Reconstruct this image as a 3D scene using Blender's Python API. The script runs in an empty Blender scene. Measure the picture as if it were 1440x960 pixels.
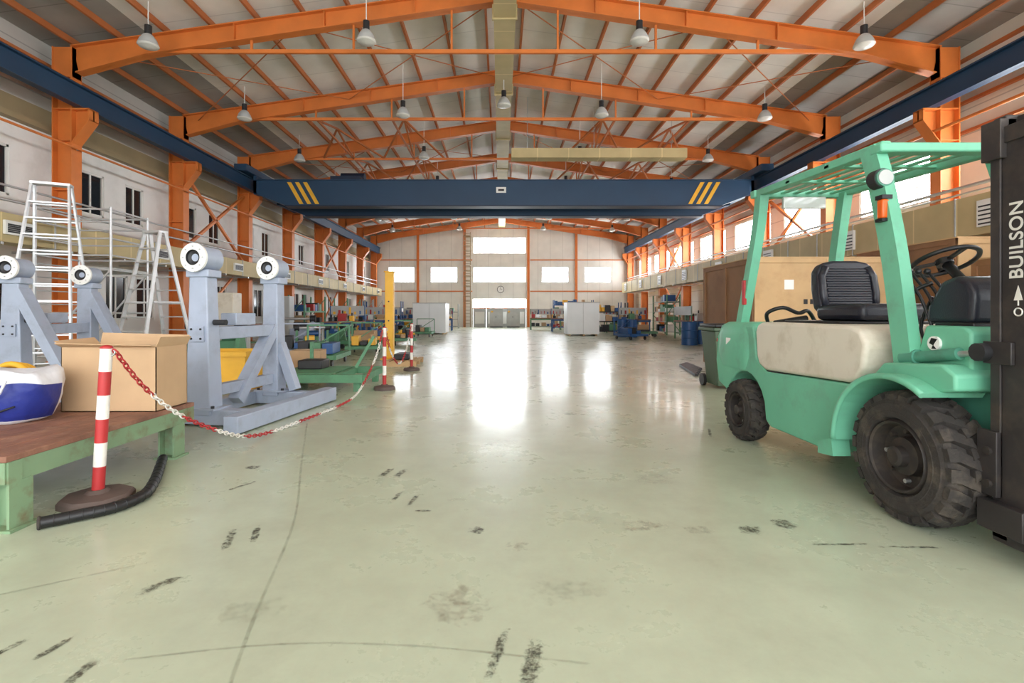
import bpy, bmesh, math, random
from mathutils import Vector, Matrix
random.seed(7)
V=Vector
scene=bpy.context.scene

# ------------------------------------------------------------------ materials
def lin(c):
    return tuple(((x/255)/12.92 if x/255<=0.04045 else ((x/255+0.055)/1.055)**2.4) for x in c)
MATS={}
def mat(name,rgb,rough=.5,metal=0.,var=.12,scale=3.,bump=0.,bscale=60.,dirt=None,dirt_amt=.5,dscale=4.,coat=0.):
    if name in MATS: return MATS[name]
    c=lin(rgb)
    m=bpy.data.materials.new(name); m.use_nodes=True
    nt=m.node_tree; n=nt.nodes; l=nt.links
    b=n['Principled BSDF']; b.inputs['Roughness'].default_value=rough; b.inputs['Metallic'].default_value=metal
    if coat: b.inputs['Coat Weight'].default_value=coat
    tc=n.new('ShaderNodeTexCoord')
    no=n.new('ShaderNodeTexNoise'); no.inputs['Scale'].default_value=scale; no.inputs['Detail'].default_value=5
    l.new(tc.outputs['Object'],no.inputs['Vector'])
    r=n.new('ShaderNodeValToRGB'); l.new(no.outputs['Fac'],r.inputs['Fac'])
    r.color_ramp.elements[0].position=.3; r.color_ramp.elements[1].position=.7
    r.color_ramp.elements[0].color=tuple(max(0,x*(1-var)) for x in c)+(1,)
    r.color_ramp.elements[1].color=tuple(min(1,x*(1+var)) for x in c)+(1,)
    out=r.outputs['Color']
    if dirt:
        n2=n.new('ShaderNodeTexNoise'); n2.inputs['Scale'].default_value=dscale; n2.inputs['Detail'].default_value=8; n2.inputs['Roughness'].default_value=.65
        l.new(tc.outputs['Object'],n2.inputs['Vector'])
        r2=n.new('ShaderNodeValToRGB'); l.new(n2.outputs['Fac'],r2.inputs['Fac'])
        r2.color_ramp.elements[0].position=.5; r2.color_ramp.elements[1].position=.72
        r2.color_ramp.elements[0].color=(0,0,0,1); r2.color_ramp.elements[1].color=(dirt_amt,)*3+(1,)
        mx=n.new('ShaderNodeMixRGB'); l.new(r2.outputs['Color'],mx.inputs['Fac']); l.new(out,mx.inputs['Color1'])
        mx.inputs['Color2'].default_value=lin(dirt)+(1,); out=mx.outputs['Color']
    l.new(out,b.inputs['Base Color'])
    if bump:
        n3=n.new('ShaderNodeTexNoise'); n3.inputs['Scale'].default_value=bscale
        l.new(tc.outputs['Object'],n3.inputs['Vector'])
        bp=n.new('ShaderNodeBump'); bp.inputs['Strength'].default_value=bump; bp.inputs['Distance'].default_value=.02
        l.new(n3.outputs['Fac'],bp.inputs['Height']); l.new(bp.outputs['Normal'],b.inputs['Normal'])
    MATS[name]=m; return m

def ribbed(name,rgb,axis,period,line=.08,dark=.6,rough=.5,var=.06):
    """cladding with panel joints every `period` metres along an axis"""
    m=mat(name,rgb,rough,0,var,1.2); nt=m.node_tree; n=nt.nodes; l=nt.links; b=n['Principled BSDF']
    src=b.inputs['Base Color'].links[0].from_socket
    tc=n.new('ShaderNodeTexCoord'); sp=n.new('ShaderNodeSeparateXYZ'); l.new(tc.outputs['Object'],sp.inputs[0])
    d=n.new('ShaderNodeMath'); d.operation='DIVIDE'; d.inputs[1].default_value=period; l.new(sp.outputs[axis],d.inputs[0])
    f=n.new('ShaderNodeMath'); f.operation='FRACT'; l.new(d.outputs[0],f.inputs[0])
    c=n.new('ShaderNodeMath'); c.operation='LESS_THAN'; c.inputs[1].default_value=line; l.new(f.outputs[0],c.inputs[0])
    mx=n.new('ShaderNodeMixRGB'); mx.blend_type='MULTIPLY'; l.new(c.outputs[0],mx.inputs['Fac']); l.new(src,mx.inputs['Color1'])
    mx.inputs['Color2'].default_value=(dark,dark,dark,1)
    l.new(mx.outputs['Color'],b.inputs['Base Color'])
    return m

def emis(name,col,s):
    m=bpy.data.materials.new(name); m.use_nodes=True; nt=m.node_tree; b=nt.nodes['Principled BSDF']
    b.inputs['Base Color'].default_value=(.8,.8,.8,1); b.inputs['Emission Color'].default_value=col+(1,); b.inputs['Emission Strength'].default_value=s
    b.inputs['Roughness'].default_value=.3
    MATS[name]=m; return m

ORANGE=mat('orange_steel_paint',(210,118,52),.5,0,.1,2)
PURL=mat('orange_purlin_paint',(184,108,60),.6,0,.1,2)
BLUE=mat('blue_crane_paint',(30,62,90),.5,0,.1,1)
BLUED=mat('dark_blue_paint',(16,34,58),.5)
YEL=mat('yellow_paint',(232,176,48),.5,0,.1,3)
WHITEP=mat('white_paint',(232,232,228),.5,0,.05,2)
WALLW=mat('white_plaster',(236,236,234),.8,0,.04,.8,dirt=(190,188,182),dirt_amt=.35,dscale=1.2)
BAND=mat('tan_band',(150,134,102),.7,0,.1,1.5)
CREAM=ribbed('cream_cladding_x',(226,225,218),'X',1.05,.03,.75)
CREAMZ=ribbed('cream_cladding_z',(220,215,200),'Z',.62,.05,.66)
GREYZ=ribbed('grey_cladding_z',(196,194,188),'Z',.5,.06,.65)
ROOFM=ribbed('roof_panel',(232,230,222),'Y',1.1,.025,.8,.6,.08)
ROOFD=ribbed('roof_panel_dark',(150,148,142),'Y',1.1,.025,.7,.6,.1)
TAN=ribbed('tan_insulated_duct',(190,172,126),'Y',1.15,.03,1.35,.6,.12)
TANX=ribbed('tan_insulated_duct_x',(190,172,126),'X',1.15,.03,1.35,.6,.12)
SILVER=mat('galvanised_steel',(190,192,192),.35,.7,.08,6)
SHEET=mat('grey_sheet',(176,178,176),.5,0,.08,3)
ALU=mat('aluminium',(206,208,210),.4,.45,.06,6)
GREYP=mat('blue_grey_machine_paint',(160,170,188),.45,0,.07,3,dirt=(120,124,132),dirt_amt=.35,dscale=5)
DARKM=mat('dark_metal',(46,46,48),.5,.3,.2,5)
RIM=mat('dirty_wheel_rim',(54,49,46),.6,.2,.2,9,dirt=(86,76,64),dirt_amt=.6,dscale=9)
MAST=mat('mast_dark_paint',(54,50,50),.5,.2,.2,5,dirt=(90,80,70),dirt_amt=.5,dscale=6)
BLACK=mat('black_plastic',(24,24,26),.45,0,.15,8)
VINYL=mat('black_vinyl',(34,36,46),.35,0,.1,8,bump=.1,bscale=120)
RUBBER=mat('tyre_rubber',(50,46,43),.85,0,.15,6,bump=.3,bscale=60,dirt=(100,90,78),dirt_amt=.7,dscale=7)
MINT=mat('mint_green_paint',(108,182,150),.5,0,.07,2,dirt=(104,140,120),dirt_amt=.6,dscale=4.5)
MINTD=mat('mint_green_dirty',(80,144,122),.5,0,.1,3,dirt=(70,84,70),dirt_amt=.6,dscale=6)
HOOD=mat('cream_hood',(216,208,192),.45,0,.04,2,dirt=(170,154,126),dirt_amt=.55,dscale=3.5)
GREEN=mat('green_bench_paint',(122,150,116),.5,0,.1,3,dirt=(110,70,44),dirt_amt=.85,dscale=5)
GREEN2=mat('green_machine_paint',(88,140,104),.55,0,.12,3,dirt=(70,80,66),dirt_amt=.5)
BIN=mat('bin_green',(74,94,72),.5,0,.08,3)
WOOD=mat('bench_wood',(132,92,74),.7,0,.25,6,bump=.3,bscale=20,dirt=(180,138,112),dirt_amt=.6,dscale=4)
PLY=mat('plywood',(196,162,118),.7,0,.1,1.5,dirt=(160,122,80),dirt_amt=.4,dscale=2)
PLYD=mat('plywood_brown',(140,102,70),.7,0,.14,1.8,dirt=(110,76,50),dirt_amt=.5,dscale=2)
CARD=mat('cardboard',(188,156,120),.8,0,.06,4)
RED=mat('red_paint',(176,46,48),.45,0,.1,6,dirt=(120,60,50),dirt_amt=.4)
WHT=mat('white_band_paint',(228,224,216),.5,0,.06,6,dirt=(170,160,140),dirt_amt=.4)
CONC=mat('stanchion_base',(88,74,68),.7,0,.2,8)
TARP=mat('blue_tarp',(34,48,130),.5,0,.15,5,bump=.4,bscale=14)
TARPW=mat('white_tarp',(222,224,230),.55,0,.06,5,bump=.4,bscale=14)
GLASSD=mat('dark_glass',(34,38,42),.12,0,.2,1)
AMBER=mat('amber_lens',(224,96,24),.3)
LENS=mat('lamp_lens',(214,216,214),.15,.2)
BLUEDR=mat('blue_drum',(38,84,140),.4,0,.1,4)
WRAP=mat('white_panel',(236,238,238),.45,0,.03,1.5)
DAY=emis('daylight_pane',(.95,.98,1.0),18.0)
DAYB=emis('daylight_pane_far',(.88,.94,1.0),17.0)
LAMPG=mat('lamp_glass',(214,212,204),.25,0,.05,6)
TEXTM=mat('white_lettering',(216,214,206),.6)

# ------------------------------------------------------------------ mesh builder
def basis(d):
    d=d.normalized(); a=V((0,0,1)) if abs(d.z)<.95 else V((1,0,0))
    u=d.cross(a).normalized(); return u,u.cross(d).normalized()
class B:
    def __init__(s,name): s.name=name; s.bm=bmesh.new(); s.mats=[]; s.M=Matrix.Identity(4)
    def mi(s,m):
        if m not in s.mats: s.mats.append(m)
        return s.mats.index(m)
    def v(s,p): return s.bm.verts.new(s.M@V(p))
    def f(s,vs,m,smooth=False):
        try: fc=s.bm.faces.new(vs)
        except ValueError: return None
        fc.material_index=s.mi(m); fc.smooth=smooth; return fc
    def hexa(s,P,m,bev=0,seg=2):
        vs=[s.v(p) for p in P]; fs=[]
        for q in ((0,3,2,1),(4,5,6,7),(0,1,5,4),(1,2,6,5),(2,3,7,6),(3,0,4,7)): fs.append(s.f([vs[i] for i in q],m))
        if bev: s._bev(fs,bev,seg,m)
    def _bev(s,fs,bev,seg,m):
        fs=[f for f in fs if f]
        es=list({e for f in fs for e in f.edges})
        bmesh.ops.recalc_face_normals(s.bm,faces=fs)
        r=bmesh.ops.bevel(s.bm,geom=es,offset=bev,segments=seg,profile=.5,affect='EDGES',clamp_overlap=True,material=-1)
        i=s.mi(m)
        for f in r['faces']: f.material_index=i; f.smooth=True
    def box(s,x0,x1,y0,y1,z0,z1,m,bev=0,seg=2):
        s.hexa([(x0,y0,z0),(x1,y0,z0),(x1,y1,z0),(x0,y1,z0),(x0,y0,z1),(x1,y0,z1),(x1,y1,z1),(x0,y1,z1)],m,bev,seg)
    def beam(s,p1,p2,w,h,m,up=(0,0,1),bev=0):
        p1=V(p1);p2=V(p2); d=(p2-p1).normalized(); up=V(up)
        if abs(d.dot(up))>.98: up=V((0,1,0)) if abs(d.y)<.9 else V((1,0,0))
        r=d.cross(up).normalized(); u=r.cross(d).normalized(); a=r*(w/2); b=u*(h/2)
        s.hexa([p1-a-b,p1+a-b,p2+a-b,p2-a-b,p1-a+b,p1+a+b,p2+a+b,p2-a+b],m,bev)
    def ibeam(s,p1,p2,d1,d2,w,m,up=(0,0,1),t=.025):
        p1=V(p1);p2=V(p2); d=(p2-p1).normalized(); up=V(up)
        r=d.cross(up).normalized(); u=r.cross(d).normalized()
        def blk(ra,l1,h1,l2,h2):
            a=r*ra
            s.hexa([p1-a+u*l1,p1+a+u*l1,p2+a+u*l2,p2-a+u*l2,p1-a+u*h1,p1+a+u*h1,p2+a+u*h2,p2-a+u*h2],m)
        blk(.012,-d1/2,d1/2,-d2/2,d2/2); blk(w/2,d1/2-t,d1/2,d2/2-t,d2/2); blk(w/2,-d1/2,-d1/2+t,-d2/2,-d2/2+t)
    def cyl(s,p1,p2,r1,m,r2=None,seg=16,caps=True,mc=None):
        p1=V(p1);p2=V(p2); r2=r1 if r2 is None else r2; u,w=basis(p2-p1)
        A=[];Bq=[]
        for i in range(seg):
            t=2*math.pi*i/seg; o=u*math.cos(t)+w*math.sin(t); A.append(p1+o*r1); Bq.append(p2+o*r2)
        va=[s.v(p) for p in A]; vb=[s.v(p) for p in Bq]
        for i in range(seg): s.f([va[i],va[(i+1)%seg],vb[(i+1)%seg],vb[i]],m,True)
        if caps:
            if r1>1e-4: s.f([s.v(p) for p in reversed(A)],mc or m)
            if r2>1e-4: s.f([s.v(p) for p in Bq],mc or m)
    def lathe(s,prof,o,axis,m,seg=32):
        """prof: (r,h) or (r,h,mat)"""
        o=V(o); ax=V(axis).normalized(); u,w=basis(ax)
        for k in range(len(prof)-1):
            a=prof[k]; b=prof[k+1]; mm=a[2] if len(a)>2 else m
            ra=[];rb=[]
            for i in range(seg):
                t=2*math.pi*i/seg; q=u*math.cos(t)+w*math.sin(t)
                ra.append(s.v(o+ax*a[1]+q*max(a[0],1e-4))); rb.append(s.v(o+ax*b[1]+q*max(b[0],1e-4)))
            for i in range(seg): s.f([ra[i],ra[(i+1)%seg],rb[(i+1)%seg],rb[i]],mm,True)
    def tube(s,pts,r,m,seg=8,closed=False):
        pts=[V(p) for p in pts]; n=len(pts); rings=[]
        pu=None
        for i,p in enumerate(pts):
            if closed: d=pts[(i+1)%n]-pts[i-1]
            else: d=pts[min(i+1,n-1)]-pts[max(i-1,0)]
            d.normalize()
            if pu is None: u,_=basis(d)
            else:
                u=pu-d*pu.dot(d)
                u=u.normalized() if u.length>1e-4 else basis(d)[0]
            w=u.cross(d).normalized(); pu=u
            rr=r[i] if isinstance(r,(list,tuple)) else r
            rings.append([s.v(p+(u*math.cos(2*math.pi*k/seg)+w*math.sin(2*math.pi*k/seg))*rr) for k in range(seg)])
        m_=n if closed else n-1
        for i in range(m_):
            a=rings[i]; b=rings[(i+1)%n]
            for k in range(seg): s.f([a[k],a[(k+1)%seg],b[(k+1)%seg],b[k]],m,True)
        if not closed: s.f(list(reversed(rings[0])),m); s.f(rings[-1],m)
    def torus(s,c,nrm,R,r,m,seg=28,rs=8,sx=1.):
        u,w=basis(V(nrm)); c=V(c)
        s.tube([c+u*math.cos(2*math.pi*i/seg)*R*sx+w*math.sin(2*math.pi*i/seg)*R for i in range(seg)],r,m,rs,True)
    def prism(s,pts,axis,a0,a1,m,bev=0,seg=2,smooth=False):
        def P(a,p):
            return {'x':(a,p[0],p[1]),'y':(p[0],a,p[1]),'z':(p[0],p[1],a)}[axis]
        A=[s.v(P(a0,p)) for p in pts]; C=[s.v(P(a1,p)) for p in pts]; n=len(pts)
        fs=[s.f(list(reversed(A)),m),s.f(C,m)]
        for i in range(n): fs.append(s.f([A[i],A[(i+1)%n],C[(i+1)%n],C[i]],m,smooth))
        if bev: s._bev(fs,bev,seg,m)
    def sphere(s,c,r,m,sc=(1,1,1),seg=16):
        c=V(c); n=seg//2
        rings=[]
        for j in range(n+1):
            ph=math.pi*j/n; rings.append([s.v(c+V((r*sc[0]*math.sin(ph)*math.cos(2*math.pi*i/seg),r*sc[1]*math.sin(ph)*math.sin(2*math.pi*i/seg),r*sc[2]*math.cos(ph)))) for i in range(seg)] if 0<j<n else [s.v(c+V((0,0,r*sc[2]*math.cos(ph))))])
        for j in range(n):
            a=rings[j];b=rings[j+1]
            for i in range(seg):
                k=(i+1)%seg
                if len(a)==1: s.f([a[0],b[i],b[k]],m,True)
                elif len(b)==1: s.f([a[i],b[0],a[k]],m,True)
                else: s.f([a[i],b[i],b[k],a[k]],m,True)
    def done(s,recenter=True,weld=False):
        bm=s.bm
        bmesh.ops.recalc_face_normals(bm,faces=bm.faces[:])
        xs=[v.co for v in bm.verts]
        o=V((0,0,0))
        if recenter:
            lo=V((min(p[i] for p in xs) for i in range(3))); hi=V((max(p[i] for p in xs) for i in range(3)))
            o=V(((lo.x+hi.x)/2,(lo.y+hi.y)/2,lo.z))
            for v in bm.verts: v.co-=o
        me=bpy.data.meshes.new(s.name); bm.to_mesh(me); bm.free()
        for m in s.mats: me.materials.append(m)
        ob=bpy.data.objects.new(s.name,me); ob.location=o
        scene.collection.objects.link(ob); return ob
def T(x,y,z=0,rz=0): return Matrix.Translation((x,y,z))@Matrix.Rotation(math.radians(rz),4,'Z')

# ------------------------------------------------------------------ hall dimensions
XL,XR=-11.2,11.5; Y0,Y1=-6.0,42.2; RX=.1; SL=.1415
zr=lambda x:9.43-SL*abs(x-RX)
FR=[12.2+4.25*k for k in range(-4,8)]; FR[-1]=41.75

# floor -------------------------------------------------------------
fm=mat('green_epoxy_floor',(183,192,168),.3,0,.06,.35); nt=fm.node_tree; n=nt.nodes; l=nt.links; b=n['Principled BSDF']
src=b.inputs['Base Color'].links[0].from_socket
tc=n.new('ShaderNodeTexCoord')
n2=n.new('ShaderNodeTexNoise'); n2.inputs['Scale'].default_value=1.3; n2.inputs['Detail'].default_value=10; n2.inputs['Roughness'].default_value=.72; l.new(tc.outputs['Object'],n2.inputs['Vector'])
r2=n.new('ShaderNodeValToRGB'); r2.color_ramp.elements[0].position=.46; r2.color_ramp.elements[1].position=.78; r2.color_ramp.elements[0].color=(0,0,0,1); r2.color_ramp.elements[1].color=(.7,.7,.7,1); l.new(n2.outputs['Fac'],r2.inputs['Fac'])
mx=n.new('ShaderNodeMixRGB'); l.new(r2.outputs['Color'],mx.inputs['Fac']); l.new(src,mx.inputs['Color1']); mx.inputs['Color2'].default_value=lin((156,157,136))+(1,)
l.new(mx.outputs['Color'],b.inputs['Base Color'])
rr=n.new('ShaderNodeMapRange'); rr.inputs['From Min'].default_value=.3; rr.inputs['From Max'].default_value=.75; rr.inputs['To Min'].default_value=.22; rr.inputs['To Max'].default_value=.4; l.new(n2.outputs['Fac'],rr.inputs['Value']); l.new(rr.outputs[0],b.inputs['Roughness'])
n3=n.new('ShaderNodeTexNoise'); n3.inputs['Scale'].default_value=2.2; n3.inputs['Detail'].default_value=3; l.new(tc.outputs['Object'],n3.inputs['Vector'])
bp=n.new('ShaderNodeBump'); bp.inputs['Strength'].default_value=.1; bp.inputs['Distance'].default_value=.02; l.new(n3.outputs['Fac'],bp.inputs['Height']); l.new(bp.outputs['Normal'],b.inputs['Normal'])
b.inputs['Coat Weight'].default_value=.16; b.inputs['Coat Roughness'].default_value=.12
fb=B('floor'); fb.box(XL-.3,XR+.3,Y0-.3,Y1+.3,-.2,0,fm); fb.done(False)

# walls with openings ------------------------------------------------
def holes_wall(name,axis,a0,a1,u0,u1,z0,z1,holes,mats_z,extra=None):
    w=B(name)
    us=sorted({u0,u1,*[h[0] for h in holes],*[h[1] for h in holes]})
    zs=sorted({z0,z1,*[h[2] for h in holes],*[h[3] for h in holes],*[q[0] for q in mats_z if z0<q[0]<z1]})
    for i in range(len(us)-1):
        for j in range(len(zs)-1):
            cu=(us[i]+us[i+1])/2; cz=(zs[j]+zs[j+1])/2
            if any(h[0]<cu<h[1] and h[2]<cz<h[3] for h in holes): continue
            m=[q[1] for q in mats_z if q[0]<cz][-1]
            if axis=='x': w.box(a0,a1,us[i],us[i+1],zs[j],zs[j+1],m)
            else: w.box(us[i],us[i+1],a0,a1,zs[j],zs[j+1],m)
    if extra: extra(w)
    return w.done(False)
bays=[(FR[i],FR[i+1]) for i in range(len(FR)-1)]
wl=[];wr=[]
for a,bb in bays:
    wl+= [(a+1.0,a+1.86,3.88,5.03),(a+2.65,a+3.4,3.88,5.03),(a+1.9,a+2.75,1.0,2.3),(a+3.1,a+3.9,1.0,2.3)]
    wr+= [(a+.5,bb-.5,4.2,5.5)]
ZT=7.83
holes_wall('wall_left','x',XL-.25,XL,Y0,Y1,0,ZT,wl,[(-1,WALLW),(5.75,BAND),(6.2,GREYZ)])
holes_wall('wall_right','x',XR,XR+.25,Y0,Y1,0,ZT,wr,[(-1,CREAMZ)])
far=[(-2.34,2.16,6.24,7.62),(-2.34,2.16,3.78,5.1),(-9.54,-7.3,3.78,5.1),(-5.94,-3.66,3.78,5.1),(3.48,5.76,3.78,5.1),(7.1,9.36,3.78,5.1),(-2.34,2.16,0,2.4)]
def gable(y0,y1):
    def g(w): w.prism([(XL-.25,ZT),(XR+.25,ZT),(RX,9.43)],'y',y0,y1,CREAM)
    return g
holes_wall('wall_far','y',Y1,Y1+.25,XL-.25,XR+.25,0,ZT,far,[(-1,CREAM)],gable(Y1,Y1+.25))
holes_wall('wall_near','y',Y0-.25,Y0,XL-.25,XR+.25,0,ZT,[(-10.2,10.4,0,7.5)],[(-1,CREAM)],gable(Y0-.25,Y0))
# roof
rf=B('ceiling')
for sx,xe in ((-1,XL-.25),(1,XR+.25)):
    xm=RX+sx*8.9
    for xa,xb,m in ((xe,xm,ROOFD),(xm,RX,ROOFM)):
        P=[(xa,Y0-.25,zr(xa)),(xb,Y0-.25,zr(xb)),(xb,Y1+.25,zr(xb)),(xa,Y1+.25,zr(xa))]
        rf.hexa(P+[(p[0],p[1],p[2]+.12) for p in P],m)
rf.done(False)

wn=0
def window(axis,a,u0,u1,z0,z1,mull,sgn,pane,hm=0):
    global wn; wn+=1
    w=B('window_%d'%wn)
    def bx(b0,b1,ua,ub,za,zb,m):
        lo,hi=sorted((a+sgn*b0,a+sgn*b1))
        if axis=='x': w.box(lo,hi,ua,ub,za,zb,m)
        else: w.box(ua,ub,lo,hi,za,zb,m)
    t=.05; fm_=WHITEP
    bx(.02,.12,u0,u1,z0,z0+t,fm_); bx(.02,.12,u0,u1,z1-t,z1,fm_); bx(.02,.12,u0,u0+t,z0,z1,fm_); bx(.02,.12,u1-t,u1,z0,z1,fm_)
    for i in range(1,mull):
        u=u0+(u1-u0)*i/mull; bx(.03,.1,u-.02,u+.02,z0+t,z1-t,fm_)
    bx(.06,.08,u0+t,u1-t,z0+t,z1-t,pane)
    w.done()
for h in wl: window('x',XL,h[0],h[1],h[2],h[3],2,-1,GLASSD)
for h in wr: window('x',XR,h[0],h[1],h[2],h[3],3,1,DAY)
for h in far[:-1]: window('y',Y1,h[0],h[1],h[2],h[3],3 if h[1]-h[0]>3 else 2,1,DAYB)
d=B('door_1')
d.box(-2.34,2.16,Y1+.05,Y1+.1,1.65,2.36,DAYB); d.box(-2.34,2.16,Y1+.02,Y1+.14,1.58,1.65,ORANGE)
for i in range(4): 
    x=-2.34+i*1.125; d.box(x+.02,x+1.1,Y1+.04,Y1+.1,.0,1.58,SHEET); d.box(x+.15,x+.97,Y1+.02,Y1+.04,.3,1.3,WHITEP if i%2 else CREAM)
d.done()
# trims: girts on walls
g=B('trim_1')
for z in (6.75,7.25): g.box(XL,XL+.1,Y0,Y1,z,z+.07,PURL)
g.box(XL,XL+.06,Y0,Y1,6.5,6.56,SILVER); g.box(XL,XL+.2,Y0,Y1,5.62,5.75,BAND)
g.done()
g=B('trim_2')
for z in (6.35,6.95,7.4,5.62): g.box(XR-.1,XR,Y0,Y1,z,z+.07,PURL)
g.done()
g=B('trim_3')
for x in (-7.0,-3.05,2.35,6.4): g.box(x-.1,x+.1,Y1-.12,Y1,0,zr(x)-.25,ORANGE)
for z in (3.0,5.65): g.box(XL+.6,-2.4,Y1-.06,Y1,z,z+.09,ORANGE); g.box(2.5,XR-.6,Y1-.06,Y1,z,z+.09,ORANGE)
g.done()
# ---------------------------------------------------------------- portal frames
for y in FR:
    f=B('steel_portal_frame')
    for sx,xo,xi in ((-1,-10.87,-10.39),(1,11.13,10.65)):
        lo,hi=min(xo,xi),max(xo,xi)
        ztop=9.2-SL*abs((xo+xi)/2-RX)
        f.box(lo,lo+.03,y-.15,y+.15,0,ztop-.02,ORANGE); f.box(hi-.03,hi,y-.15,y+.15,0,ztop-.02,ORANGE); f.box(lo+.03,hi-.03,y-.012,y+.012,0,ztop-.02,ORANGE)
        f.box(lo+.0,hi-.0,y-.13,y+.13,ztop-.75,ztop-.03,ORANGE)
        for z in (1.4,2.8,4.2,5.4,6.17,6.7): f.box(lo+.03,hi-.03,y-.14,y+.14,z-.02,z,ORANGE)
        f.box(lo-.08,hi+.08,y-.22,y+.22,0,.03,ORANGE)
        s_=-sx; xe=xi+s_*.42
        f.prism([(xi,6.15),(xe,6.15),(xe,5.9),(xi,5.35)],'y',y-.02,y+.02,ORANGE)
        a,c=sorted((xi,xe)); f.box(a,c,y-.15,y+.15,6.13,6.165,ORANGE)
        f.hexa([(xi,y-.15,5.32),(xe,y-.15,5.87),(xe,y+.15,5.87),(xi,y+.15,5.32),(xi,y-.15,5.35),(xe,y-.15,5.9),(xe,y+.15,5.9),(xi,y+.15,5.35)],ORANGE)
        f.box(min(xe,xe-s_*.03),max(xe,xe-s_*.03),y-.15,y+.15,5.88,6.15,ORANGE)
        def top(x): return 9.2-SL*abs(x-RX)
        x2=xi+s_*1.7
        f.ibeam((xi,y,top(xi)-.34),(x2,y,top(x2)-.235),.68,.47,.24,ORANGE)
        f.ibeam((x2,y,top(x2)-.235),(RX,y,top(RX)-.2),.47,.4,.24,ORANGE)
        for t in (.25,.5,.75):
            x=x2+(RX-x2)*t; f.box(x-.01,x+.01,y-.11,y+.11,top(x)-.42,top(x)-.03,ORANGE)
        if y<40:
            f.beam((RX,y,7.6),(RX+sx*8.3,y,7.6),.07,.09,ORANGE)
            for xx in (1.3,3.7,6.2):
                X=RX+sx*xx; f.box(X-.025,X+.025,y-.025,y+.025,7.6,top(X)-.4,ORANGE)
    f.done()
# purlins
p=B('roof_purlins')
for sx,xe in ((-1,XL),(1,XR)):
    x=RX+sx*.5
    while abs(x-RX)<11.0:
        z=zr(x)-.005; p.box(x-.03,x+.03,Y0,Y1,z-.16,z-.01,PURL); x+=sx*1.12
p.done()
# roof bracing
br=B('roof_bracing')
def rod(a,b_,w=.06): br.beam(a,b_,w,w,PURL)
for k in (5,6,8):
    ya,yb=FR[k],FR[k+1]; ym=(ya+yb)/2
    for x in (-6.1,-3.6,3.8,6.3):
        zt=9.15-SL*abs(x-RX)-.2
        rod((x,ya,7.6),(x,ym,zt)); rod((x,yb,7.6),(x,ym,zt)); rod((x,ya,7.62),(x,yb,7.62))
        rod((x,ym,zt),(x-1.25,yb,7.64)); rod((x,ym,zt),(x+1.25,yb,7.64))
for k in (4,6,9):
    ya,yb=FR[k],FR[k+1]
    for a,c in ((-10,-5),(-5,0),(0.2,5.2),(5.2,10.2)):
        za=8.98-SL*abs(a-RX); zc=8.98-SL*abs(c-RX)
        rod((a,ya,za),(c,yb,zc),.02); rod((c,ya,zc),(a,yb,za),.02)
br.done()
wb=B('wall_bracing')
for x in (-10.63,10.89):
    for k in (5,8):
        ya,yb=FR[k]+.15,FR[k+1]-.15
        wb.beam((x,ya,6.0),(x,yb,3.3),.09,.09,ORANGE); wb.beam((x,ya,3.3),(x,yb,6.0),.09,.09,ORANGE)
        wb.beam((x,ya,3.2),(x,yb,.3),.07,.07,ORANGE); wb.beam((x,ya,.3),(x,yb,3.2),.07,.07,ORANGE)
wb.done()
for x in (-10.18,10.44):
    c=B('crane_runway_beam')
    c.ibeam((x,Y0,6.42),(x,Y1-.3,6.42),.5,.5,.22,BLUE,t=.03)
    c.box(x-.03,x+.03,Y0,Y1-.3,6.67,6.72,DARKM)
    c.done()
# overhead crane
c=B('overhead_bridge_crane')
for y in (20.1,22.2):
    c.prism([(-9.98,6.55),(-9.98,6.05),(-8.7,5.55),(8.95,5.55),(10.24,6.05),(10.24,6.55)],'y',y,y+.4,BLUE)
    c.box(-9.98,10.24,y-.06,y+.46,6.55,6.58,BLUE); c.box(-8.7,8.95,y-.05,y+.45,5.5,5.55,BLUED)
for xa,xb in ((-10.35,-9.85),(10.11,10.6)):
    c.box(xa,xb,19.3,23.4,6.73,7.0,BLUE,.02)
for y in (20.1,22.2):
    c.box(-9.98,-9.86,y,y+.4,6.0,6.9,BLUE); c.box(10.12,10.24,y,y+.4,6.0,6.9,BLUE)
for i in range(3):
    x=-8.62+i*.32; c.prism([(x,6.48),(x+.16,6.48),(x+.66,5.6),(x+.5,5.6)],'y',20.085,20.1,YEL)
    x=8.87-i*.32; c.prism([(x,6.48),(x-.16,6.48),(x-.66,5.6),(x-.5,5.6)],'y',20.085,20.1,YEL)
c.box(-.18,.22,20.08,20.1,6.05,6.28,WHITEP); c.box(-.1,.14,20.07,20.08,6.12,6.2,DARKM)
c.box(-6.9,-5.7,20.15,22.55,6.6,6.75,BLUED); c.cyl((-6.8,21.3,6.98),(-5.8,21.3,6.98),.2,BLUED)
c.done()
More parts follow.
